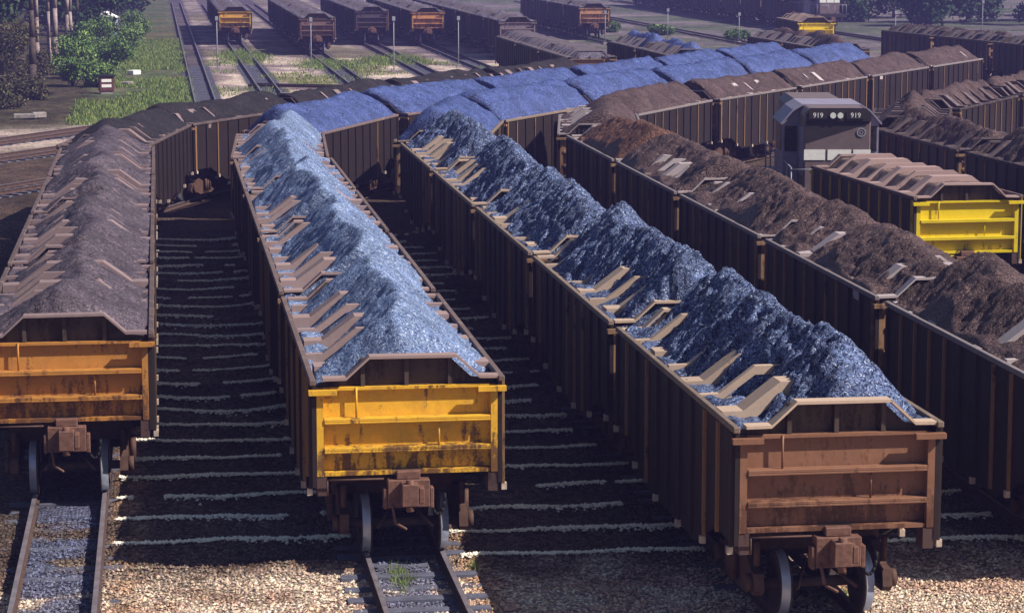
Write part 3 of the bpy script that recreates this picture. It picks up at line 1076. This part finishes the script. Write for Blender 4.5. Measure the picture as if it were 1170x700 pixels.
for wg in [x for x, _ in dress_later]:
    if 'front of the middle train' in wg['label']:
        ew = [c for c in wg.children if c.name.startswith('end_wall')][0]
        for x in (-.80, .78):
            text_part('lettering', 'A', .17, (x, -HB + .192, 1.60), (math.pi / 2, 0, 0), M['letter'], ew)
    if wg['label'].startswith('bright yellow'):
        for c in wg.children:
            if c.name.startswith('end_wall'):
                for g in [c] + list(c.children):
                    if not g.name.startswith(('corner', 'upper')):
                        g.material_slots[0].link = 'OBJECT'; g.material_slots[0].material = M['bright']

for o in [proto] + list(proto.children_recursive):
    bpy.data.objects.remove(o)


# ------------------------------------------------------------------ locomotive
def make_loco(label, loc, rz, number=True, length=15.0):
    r = empty('locomotive', loc, rz); tag(r, label, 'locomotive')
    # front of the loco faces -Y
    h = MB()
    pts = [(-.95, 1.45), (.95, 1.45), (.95, 3.78), (.80, 3.98), (-.80, 3.98), (-.95, 3.78)]
    h.prism_y(pts, 0, 1.75)
    bevelled(h.build('short_hood', M['loco_brown'], r), .03)
    b = MB(); b.prism_y([(-.955, 3.62), (.955, 3.62), (.955, 3.86), (.8, 4.0), (-.8, 4.0), (-.955, 3.86)], -.06, -.004)
    b.build('number_board_panel', M['loco_dark'], r)
    dk = MB(); dk.add([(-.93, -.004, 2.98), (.93, -.004, 3.58), (.93, -.004, 3.615), (-.93, -.004, 3.615), (-.93, -.012, 2.98), (.93, -.012, 3.58), (.93, -.012, 3.615), (-.93, -.012, 3.615)],
           [(4, 5, 6, 7), (0, 4, 7, 3), (1, 2, 6, 5), (0, 1, 5, 4), (3, 7, 6, 2)])
    dk.build('dark_wedge', M['loco_dark'], r)  # dark wedge along the top of the hood face, deeper at the left
    for x in (-.58, .50):
        nb = MB(); nb.box(x - .26, x + .26, -.085, -.062, 3.69, 3.89); nbo = nb.build('number_board', M['loco_dark'], r)
        if number: text_part('lettering', '919', .20, (x, -.088, 3.79), (math.pi / 2, 0, 0), M['white'], nbo)
    for x in (-.15, .06):
        l = MB(); l.tube((x, -.062, 3.79), (x, -.11, 3.79), .085, n=16); l.build('headlamp', M['lens'], r)
    e = MB()
    ring = 20
    for (r0, r1, y) in ((.10, .13, -.02), (.04, .06, -.02)):
        vs = []; fs = []
        for k in range(ring):
            a = 2 * math.pi * k / ring
            for (rr_, yy) in ((r0, y), (r1, y), (r1, -.002), (r0, -.002)):
                vs.append((.68 + rr_ * math.cos(a), yy, 3.30 + rr_ * math.sin(a)))
        for k in range(ring):
            for j in range(4):
                fs.append((k * 4 + j, k * 4 + (j + 1) % 4, ((k + 1) % ring) * 4 + (j + 1) % 4, ((k + 1) % ring) * 4 + j))
        e.add(vs, fs)
    e.build('round_emblem', M['post'], r)
    wb = MB()
    wb.box(-.96, -.35, -.02, -.003, 2.50, 2.80); wb.box(-.28, .40, -.02, -.003, 2.50, 2.80); wb.box(.46, .96, -.02, -.003, 2.50, 2.80)
    wb.build('white_band', M['white'], r)
    for s in (-1, 1):
        m = MB(); m.box(*sorted((s * .951, s * .96)), .25, 1.5, 2.0, 3.4); m.build('hood_door', M['loco_grey'], r)
    # cab
    c = MB()
    c.prism_y([(-1.42, 1.45), (1.42, 1.45), (1.42, 3.45), (1.1, 3.80), (.85, 3.95), (-.85, 3.95), (-1.1, 3.80), (-1.42, 3.45)], 1.75, 4.0)
    cab = c.build('cab', M['loco_grey'], r)
    rf = MB()
    o_ = [(1.5, 3.44), (1.14, 3.84), (.87, 4.0), (-.87, 4.0), (-1.14, 3.84), (-1.5, 3.44)]
    i_ = [(x * .985, z - .045) for x, z in o_]
    vs = [(x, yy, z) for yy in (1.6, 4.15) for x, z in o_ + i_]; n = 6; fs = []
    for j in range(n - 1):
        fs += [(j, 2 * n + j, 2 * n + j + 1, j + 1), (n + j, n + j + 1, 3 * n + j + 1, 3 * n + j), (j, j + 1, n + j + 1, n + j), (2 * n + j, 3 * n + j, 3 * n + j + 1, 2 * n + j + 1)]
    fs += [(0, n, 3 * n, 2 * n), (n - 1, 3 * n - 1, 4 * n - 1, 2 * n - 1)]
    rf.add(vs, fs); rf.build('cab_roof', M['loco_grey'], cab)
    for s in (-1, 1):
        wn = MB(); wn.box(*sorted((s * 1.0, s * 1.36)), 1.72, 1.745, 2.6, 3.35); wn.build('window', M['glass'], cab)
        wn = MB(); wn.box(*sorted((s * 1.423, s * 1.44)), 2.1, 3.6, 2.6, 3.35); wn.build('window', M['glass'], cab)
        pl = MB(); pl.box(*sorted((s * .96, s * 1.38)), 1.70, 1.744, 1.5, 2.45); pl.build('cab_door', M['loco_grey'], cab)
    lh = MB(); lh.prism_y([(-.9, 1.45), (.9, 1.45), (.9, 3.7), (.7, 3.9), (-.7, 3.9), (-.9, 3.7)], 4.0, length - .9)
    for k in range(int((length - 5.5) / 1.8)):
        lh.box(-.91, -.902, 5 + k * 1.8, 6.3 + k * 1.8, 1.8, 3.3)
    lh.build('long_hood', M['loco_brown'], r)
    fr = MB(); fr.box(-1.45, 1.45, -.9, length, 1.15, 1.44); fr.box(-.9, .9, 5, 9.5, .45, 1.14)
    fr.build('frame', M['loco_dark'], r)
    hr = MB()
    for s in (-1, 1):
        for y in [-.8 + k * 1.25 for k in range(3)]:
            hr.tube((s * 1.40, y, 1.44), (s * 1.40, y, 2.35), .022, n=6)
        hr.tube((s * 1.40, -.8, 2.35), (s * 1.40, 1.7, 2.35), .022, n=6)
        for y in [4.2 + k * 1.6 for k in range(int((length - 5) / 1.6) + 1)]:
            hr.tube((s * 1.40, y, 1.44), (s * 1.40, y, 2.35), .022, n=6)
        hr.tube((s * 1.40, 4.2, 2.35), (s * 1.40, length - .4, 2.35), .022, n=6)
        hr.tube((s * .3, -.82, 2.3), (s * 1.4, -.82, 2.3), .022, n=6)
        hr.tube((s * .3, -.82, 1.44), (s * .3, -.82, 2.3), .022, n=6)
    hr.build('handrail', M['post'], r)
    for yc in (2.4, length - 3.2):
        bg = MB()
        for s in (-1, 1):
            bg.prism_x([(yc - 1.7, .3), (yc + 1.7, .3), (yc + 1.6, .75), (yc + .6, .95), (yc - .6, .95), (yc - 1.6, .75)], *sorted((s * .85, s * 1.0)))
        bg.box(-.84, .84, yc - .3, yc + .3, .7, 1.14)
        bo = bg.build('bogie', M['black'], r)
        for yy in (-1.3, 0, 1.3):
            ws = MB(); ws.tube((-.8, yc + yy, .46), (.8, yc + yy, .46), .08)
            for s in (-1, 1): ws.tube((s * .48, yc + yy, .46), (s * .62, yc + yy, .46), .46, n=24)
            ws.build('wheelset', M['wheel'], bo)
    cp = MB(); cp.box(-.2, .2, -1.5, -.9, .85, 1.2); cp.build('coupler', M['coupler'], r)
    return r


make_loco('brown locomotive numbered 919 behind the bright yellow wagon, with white band', (19.35, 68.6, -.1), R(-9), length=9.6)
make_loco('distant hazy dark locomotive at the near end of the top train', (62.3, 224.5, 0), R(0), number=False)


# ------------------------------------------------------------------ posts and small things
def post(px, py, h, lab, lamp=True):
    r = empty('marker_post', (px, py, GZ)); tag(r, lab, 'post', 'pale marker posts in the far yard')
    m = MB(); m.tube((0, 0, 0), (0, 0, h), .038, .03, n=8); m.build('pole', M['post'], r)
    m = MB(); m.box(-.16, .16, -.16, .16, 0, .25); m.build('base', M['concrete'], r)
    if lamp:
        m = MB(); m.box(-.10, .10, -.14, .05, h - .05, h + .22); m.build('lamp_head', M['post'], r)


posts = [(3.9, 166, 3.4, 'thin pale post left of the orange-ended train'), (10.0, 163, 3.4, 'thin pale post left of the brown-ended train'),
         (15.3, 161, 3.5, 'thin pale post before the third far train'), (20.3, 167, 3.3, 'thin pale post before the fourth far train'),
         (36.5, 200, 2.6, 'short post before the sixth far train'), (42.8, 205, 2.6, 'short post in the green strip at the top'),
         (47.8, 200, 2.4, 'short post right of the green strip'), (60.0, 196, 2.6, 'short post near the distant yellow wagon'),
         (70.5, 205, 3.2, 'short post among the trees at the top right')]
for p in posts: post(*p)

# relay box beside the grass
r = empty('relay_box', (-3.0, 142.8, GZ), R(8)); tag(r, 'small dark red trackside box with two pale panels beside the grass', 'box')
m = MB(); m.box(-.42, .42, -.3, .3, .15, 1.0); bevelled(m.build('cabinet', M['redpaint'], r), .02)
m = MB(); m.box(-.5, .5, -.38, .38, 1.0, 1.09); m.build('lid', M['black'], r)
for z in (.38, .68):
    m = MB(); m.box(-.3, .26, -.325, -.303, z, z + .17); m.build('panel', M['white'], r)
m = MB(); m.box(-.35, .35, -.25, .25, 0, .15); m.build('plinth', M['concrete'], r)
for i, (x, y, sx, sy, sz, lab) in enumerate(((-6.6, 123.5, .55, .25, .22, 'pale concrete block lying in the dark grass at left'),
                                            (-5.95, 123.7, .35, .2, .28, 'smaller pale concrete block beside the other at left'),
                                            (-1.6, 162, .35, .3, .3, 'pale stone block in the grass behind the relay box'),
                                            (-1.9, 151, .45, .25, .2, 'flat pale slab in the grass above the relay box'))):
    mb = MB(); mb.box(-sx, sx, -sy, sy, 0, sz)
    o = bevelled(mb.build('concrete_block', M['concrete'] if i != 2 else M['white']), .03); o.location = (x, y, GZ + (.05 if y < 130 else 0)); o.rotation_euler = (0, 0, i * .4)
    tag(o, lab, 'block', 'pale blocks lying in the grass')
# parked vehicle and shed at the wood's edge
r = empty('small_hut', (-4.4, 214, .3), R(-10)); tag(r, 'small pale blue hut half hidden by bushes at the upper left', 'hut')
m = MB(); m.box(-.9, .9, -.8, .8, 0, 1.5); m.build('wall', M['bluepaint'], r)
m = MB(); m.prism_y([(-1.05, 1.5), (1.05, 1.5), (0, 2.0)], -.95, .95); m.build('roof', M['white'], r)
m = MB(); m.box(-.3, .3, -.83, -.803, .1, 1.3); m.build('door', M['loco_dark'], r)


# ------------------------------------------------------------------ vegetation
def leaves(centres, radii, n, size, squash=.8):
    """n leaf triangles spread through ragged clumps"""
    centres = np.array(centres); radii = np.array(radii)
    w_ = radii ** 2.2; k = rng.choice(len(centres), n, p=w_ / w_.sum())
    d = rng.normal(size=(n, 3)); d /= np.linalg.norm(d, axis=1)[:, None]
    rad = radii[k] * (rng.random(n) ** .42) * (1 + .18 * rng.normal(size=n))
    P = centres[k] + d * rad[:, None] * np.array([1, 1, squash])
    a = rng.normal(size=(n, 3)); a /= np.linalg.norm(a, axis=1)[:, None]
    b = np.cross(a, rng.normal(size=(n, 3))); b /= np.linalg.norm(b, axis=1)[:, None]
    s = size * rng.uniform(.6, 1.4, n)[:, None]
    V = np.stack([P + a * s, P + b * s * .5, P - a * s, P - b * s * .5], 1)
    Fq = np.arange(4 * n).reshape(n, 4)
    tone = np.clip(.5 + .28 * rng.normal(size=n) + .25 * (vnoise(k * 3.1, k * 1.7, 4) - .5) * 2, 0, 1)
    cc = np.repeat(np.stack([tone, tone, tone, np.ones(n)], 1), 4, 0)
    return V.reshape(-1, 3), Fq, cc


def tree(x, y, h, cr, lab, cat='tree', group=None, leafm='leaf', bark='bark', trunk_r=.2, n=5000, crown_lo=.35, size=.16, z0=None, lean=0):
    z0 = GZ if z0 is None else z0
    r = empty('tree', (x, y, z0)); tag(r, lab, cat, group)
    mb = MB()
    p = Vector((0, 0, 0)); segs = 6; cl = []
    for i in range(segs):
        q = Vector((lean * (i + 1) / segs + rr(-.06, .06) * h * .1, rr(-.06, .06) * h * .1, h * .85 * (i + 1) / segs))
        mb.tube(p, q, trunk_r * (1 - .8 * i / segs), trunk_r * (1 - .8 * (i + 1) / segs), n=9)
        p = q
    cs, rs = [], []
    for i in range(9):
        zz = h * (crown_lo + (1 - crown_lo) * rr(.05, .9)); a = rr(0, 6.28); d = cr * rr(.3, .95)
        base = Vector((lean * zz / h, 0, zz * .8)); tip = Vector((lean + d * math.cos(a), d * math.sin(a), zz))
        mb.tube(base, tip, trunk_r * .3, trunk_r * .08, n=5)
        cs.append(tuple(tip)); rs.append(cr * rr(.35, .6))
    for i in range(4):
        cs.append((lean + rr(-.3, .3) * cr, rr(-.3, .3) * cr, h * rr(.75, 1))); rs.append(cr * rr(.35, .55))
    mb.build('trunk', M[bark], r)
    V, Fq, cc = leaves(cs, rs, n, size)
    link('crown', np_mesh('crown', V, Fq, M[leafm], False, cc), r)
    return r


def bush(x, y, h, rad, lab, leafm='leaf', n=3500, size=.09, group='bushes along the wood edge', z0=None):
    z0 = GZ if z0 is None else z0
    r = empty('bush', (x, y, z0)); tag(r, lab, 'bush', group)
    mb = MB(); cs, rs = [], []
    for i in range(11):
        a = rr(0, 6.28); d = rad * rr(.1, .85); zz = h * rr(.25, .92)
        tip = (d * math.cos(a), d * math.sin(a), zz)
        mb.tube((d * .15 * math.cos(a), d * .15 * math.sin(a), 0), tip, .03, .01, n=5)
        cs.append(tip); rs.append(rad * rr(.25, .5))
    mb.build('stems', M['bark'], r)
    V, Fq, cc = leaves(cs, rs, n, size, .85)
    V[:, 2] = np.maximum(V[:, 2], .02)
    link('foliage', np_mesh('foliage', V, Fq, M[leafm], False, cc), r)


def gz_at(x, y):
    X = np.array([float(x)]); Y = np.array([float(y)])
    return float((GZ + 2.2 * (1 - sstep(-30, -7, X)) * sstep(118, 160, Y) * (0.7 + 0.6 * fbm(X * .1, Y * .1, 4, 3)))[0])


tree(-7.3, 146, 11, 2.6, 'dark straight trunk standing alone at the left edge', leafm='leafdark', trunk_r=.24, crown_lo=.6, group='trees of the left wood', z0=gz_at(-7.3, 146))
for i, (x, y, tr_, lab) in enumerate(((-8.15, 172, .17, 'slim pale trunk, first of the cluster at upper left'), (-7.55, 176, .15, 'slim pale trunk, second of the cluster at upper left'),
                                 (-7.0, 174, .22, 'thick pale trunk, third of the cluster at upper left'), (-6.45, 178, .24, 'thick pale trunk, fourth of the cluster at upper left'),
                                 (-5.95, 175, .15, 'slim pale trunk, rightmost of the cluster at upper left'))):
    tree(x, y, 12 + i % 3, 2.2, lab, leafm='leafdark', bark='palebark', trunk_r=tr_, crown_lo=.55, group='trees of the left wood', n=3500, z0=gz_at(x, y), lean=rr(-.2, .2))
wood = [(-11, 168, 8, 3), (-13, 185, 9, 3.4), (-9.5, 196, 10, 3.2), (-6.5, 205, 9, 3), (-4.2, 232, 9, 3.0), (-9, 222, 10, 3.5), (-14, 210, 10, 3.6), (-2.5, 262, 9, 3.2),
        (-8, 250, 10, 3.6), (-14, 240, 10, 3.8), (-20, 200, 11, 4), (-20, 170, 10, 4), (-17, 152, 8, 3), (-5, 285, 10, 3.5), (-12, 275, 11, 4)]
wl = ['at the far left edge', 'behind the trunks', 'over the hut', 'right of the trunks', 'beside the hazy track', 'deep in the wood', 'at the back left', 'farthest along the track']
for i, (x, y, h, cr) in enumerate(wood):
    tree(x, y, h, cr, f'dense dark tree with low crown {wl[i % 8]}' + (', further back' if i >= 8 else ''), leafm='leafdark', crown_lo=.12, group='trees of the left wood', n=6000, size=.24, z0=gz_at(x, y))
bushes = [(-5.2, 150, 1.6, 1.3, 'leaf'), (-4.3, 158, 2.2, 1.5, 'leaf'), (-5.6, 163, 2.6, 1.7, 'leaf'), (-3.2, 168, 2.2, 1.4, 'leaf'), (-2.7, 180, 2.4, 1.5, 'leaf'), (-4.6, 186, 3.0, 1.8, 'leaf'),
          (-2.0, 195, 2.5, 1.5, 'leaf'), (-7.6, 154, 1.8, 1.6, 'leafbrown'), (-9.2, 150, 3.6, 1.9, 'leafbrown'), (-9.8, 158, 4.2, 2.2, 'leafbrown'), (-8.6, 141, 1.4, 1.6, 'leafbrown'),
          (-6.6, 138, 1.0, 1.3, 'leafbrown'), (-3.6, 149, 1.2, 1.0, 'leaf'), (-2.2, 206, 2.6, 1.5, 'leaf'), (-8.3, 132, .9, 1.4, 'leafbrown'), (-5.2, 172, 2.6, 1.7, 'leafdark')]
bl = ['nearest the relay box', 'left of the grass', 'below the pale trunks', 'reaching the grass strip', 'further up beside the track', 'below the dark wood', 'high beside the far track', 'at the foot of the dark trunk',
      'left of the dark trunk', 'tallest at the left edge', 'low on the left slope', 'lowest in the rough grass', 'small, behind the relay box', 'farthest of the green bushes', 'nearest the blocks at left', 'darkest, behind the green bushes']
for i, (x, y, h, rad, lm) in enumerate(bushes):
    nm = {'leaf': 'fresh green leafy bush', 'leafbrown': 'olive brown scrubby bush', 'leafdark': 'dark leafy bush'}[lm]
    bush(x, y, h, rad, f'{nm} {bl[i]}', lm, z0=gz_at(x, y))
# trees at the upper right and in the middle top
rt = [(77, 236, 6, 3.2), (83, 246, 7, 3.5), (88, 238, 6, 3), (93, 250, 7, 3.6), (71, 250, 5, 2.6), (99, 240, 7, 3.6), (80, 262, 7, 4), (91, 268, 7, 4), (66, 262, 5, 2.6), (102, 262, 7, 4)]
rl = ['leftmost of the front trees', 'second of the front trees', 'third of the front trees', 'fourth of the front trees', 'small, left of the group', 'rightmost of the front trees', 'first of those behind', 'second of those behind', 'smallest, far left', 'last behind at right']
for i, (x, y, h, cr) in enumerate(rt):
    tree(x, y, h, cr, f'dark green hazy tree at the upper right, {rl[i]}', leafm='leafdark', crown_lo=.1, group='trees at the upper right', n=4500, size=.26)
for i, (x, y) in enumerate(((41.8, 226), (45.2, 219), (49.5, 207))):
    bush(x, y, .8, 1.2, f'low green bush beside the top train, {ORD[i]} from the left', 'leaf', n=2500, size=.12, group='bushes beside the top train')


def grass(name, pts, label, hmin=.15, hmax=.45, wd=.02):
    n = len(pts); P = np.array(pts)
    h = rng.uniform(hmin, hmax, n); a = rng.uniform(0, 6.28, n); ln = rng.normal(size=(n, 2)) * h[:, None] * .35
    dx = np.stack([np.cos(a), np.sin(a), 0 * a], 1) * wd * rng.uniform(.6, 1.6, (n, 1))
    top = P + np.concatenate([ln, h[:, None]], 1)
    V = np.stack([P - dx, P + dx, top], 1).reshape(-1, 3)
    tone = np.clip(.5 + .3 * rng.normal(size=n), 0, 1)
    cc = np.repeat(np.stack([tone, tone, tone, np.ones(n)], 1), 3, 0)
    o = link(name, np_mesh(name, V, np.arange(3 * n).reshape(n, 3), M['grass'], False, cc))
    tag(o, label, 'grass', kind='stuff')


def scatter(n, x0, x1, y0, y1, thr, sx=.3, sy=.15, seed=3):
    x = rng.uniform(x0, x1, n); y = rng.uniform(y0, y1, n)
    k = fbm(x * sx, y * sy, seed, 3) > thr
    x, y = x[k], y[k]
    return np.stack([x, y, np.full(len(x), GZ - .02)], 1)


grass('grass', scatter(42000, -4.5, 2.0, 119, 215, .42), 'green grass growing beside the far left track', .06, .28, .03)
grass('dry_grass', np.concatenate([scatter(26000, 3, 27, 118, 178, .56, .22, .09, 5)]), 'dry yellow-green grass patches on the far ballast', .08, .25, .03)
gp = []
for (x, y, rx, ry, n) in ((6.3, 184, 1.6, 9, 5000), (11.9, 172, 2.0, 6, 4200), (15.5, 176, 1.2, 5, 2000), (17.5, 178, 1.4, 7, 2600)):
    q = rng.normal(size=(n, 2)) * np.array([rx, ry]) * .5
    gp.append(np.stack([x + q[:, 0], y + q[:, 1], np.full(n, GZ - .02)], 1))
grass('track_grass', np.concatenate(gp), 'green weeds overgrowing the tracks before the far trains', .08, .32, .03)
for i, (x, y, rx, ry, n, lab) in enumerate(((3.25, 33.7, .18, .7, 420, 'small green grass tuft between the rails of the middle track'), (4.35, 34.3, .08, .35, 160, 'small grass tuft right of the middle track'),
                                            (9.1, 31.9, .35, .3, 300, 'thin grass tuft between the rails under the nearest wagon'))):
    q = rng.normal(size=(n, 2)) * np.array([rx, ry]) * .5
    pts = np.stack([x + q[:, 0], y + q[:, 1], np.full(n, GZ)], 1)
    h = rng.uniform(.04, .15, n); a = rng.uniform(0, 6.28, n); ln = rng.normal(size=(n, 2)) * h[:, None] * .5
    dx = np.stack([np.cos(a), np.sin(a), 0 * a], 1) * .006
    V = np.stack([pts - dx, pts + dx, pts + np.concatenate([ln, h[:, None]], 1)], 1).reshape(-1, 3)
    tone = np.clip(.5 + .3 * rng.normal(size=n), 0, 1); cc = np.repeat(np.stack([tone] * 3 + [np.ones(n)], 1), 3, 0)
    o = link('grass_tuft', np_mesh('grass_tuft', V, np.arange(3 * n).reshape(n, 3), M['grass'], False, cc)); tag(o, lab, 'grass tuft', kind='stuff')

# ------------------------------------------------------------------ haze
hz = MB(); hz.box(-430, 510, -110, 910, -3.5, 40)
m = bpy.data.materials.new('haze'); m.use_nodes = True
t = m.node_tree; t.nodes.clear()
out = t.nodes.new('ShaderNodeOutputMaterial')
pv = t.nodes.new('ShaderNodeVolumePrincipled')
pv.inputs['Color'].default_value = (0.30, 0.27, 0.80, 1)
pv.inputs['Density'].default_value = 0.0009
pv.inputs['Anisotropy'].default_value = 0.0
t.links.new(pv.outputs[0], out.inputs['Volume'])
o = hz.build('haze', m); tag(o, kind='stuff')
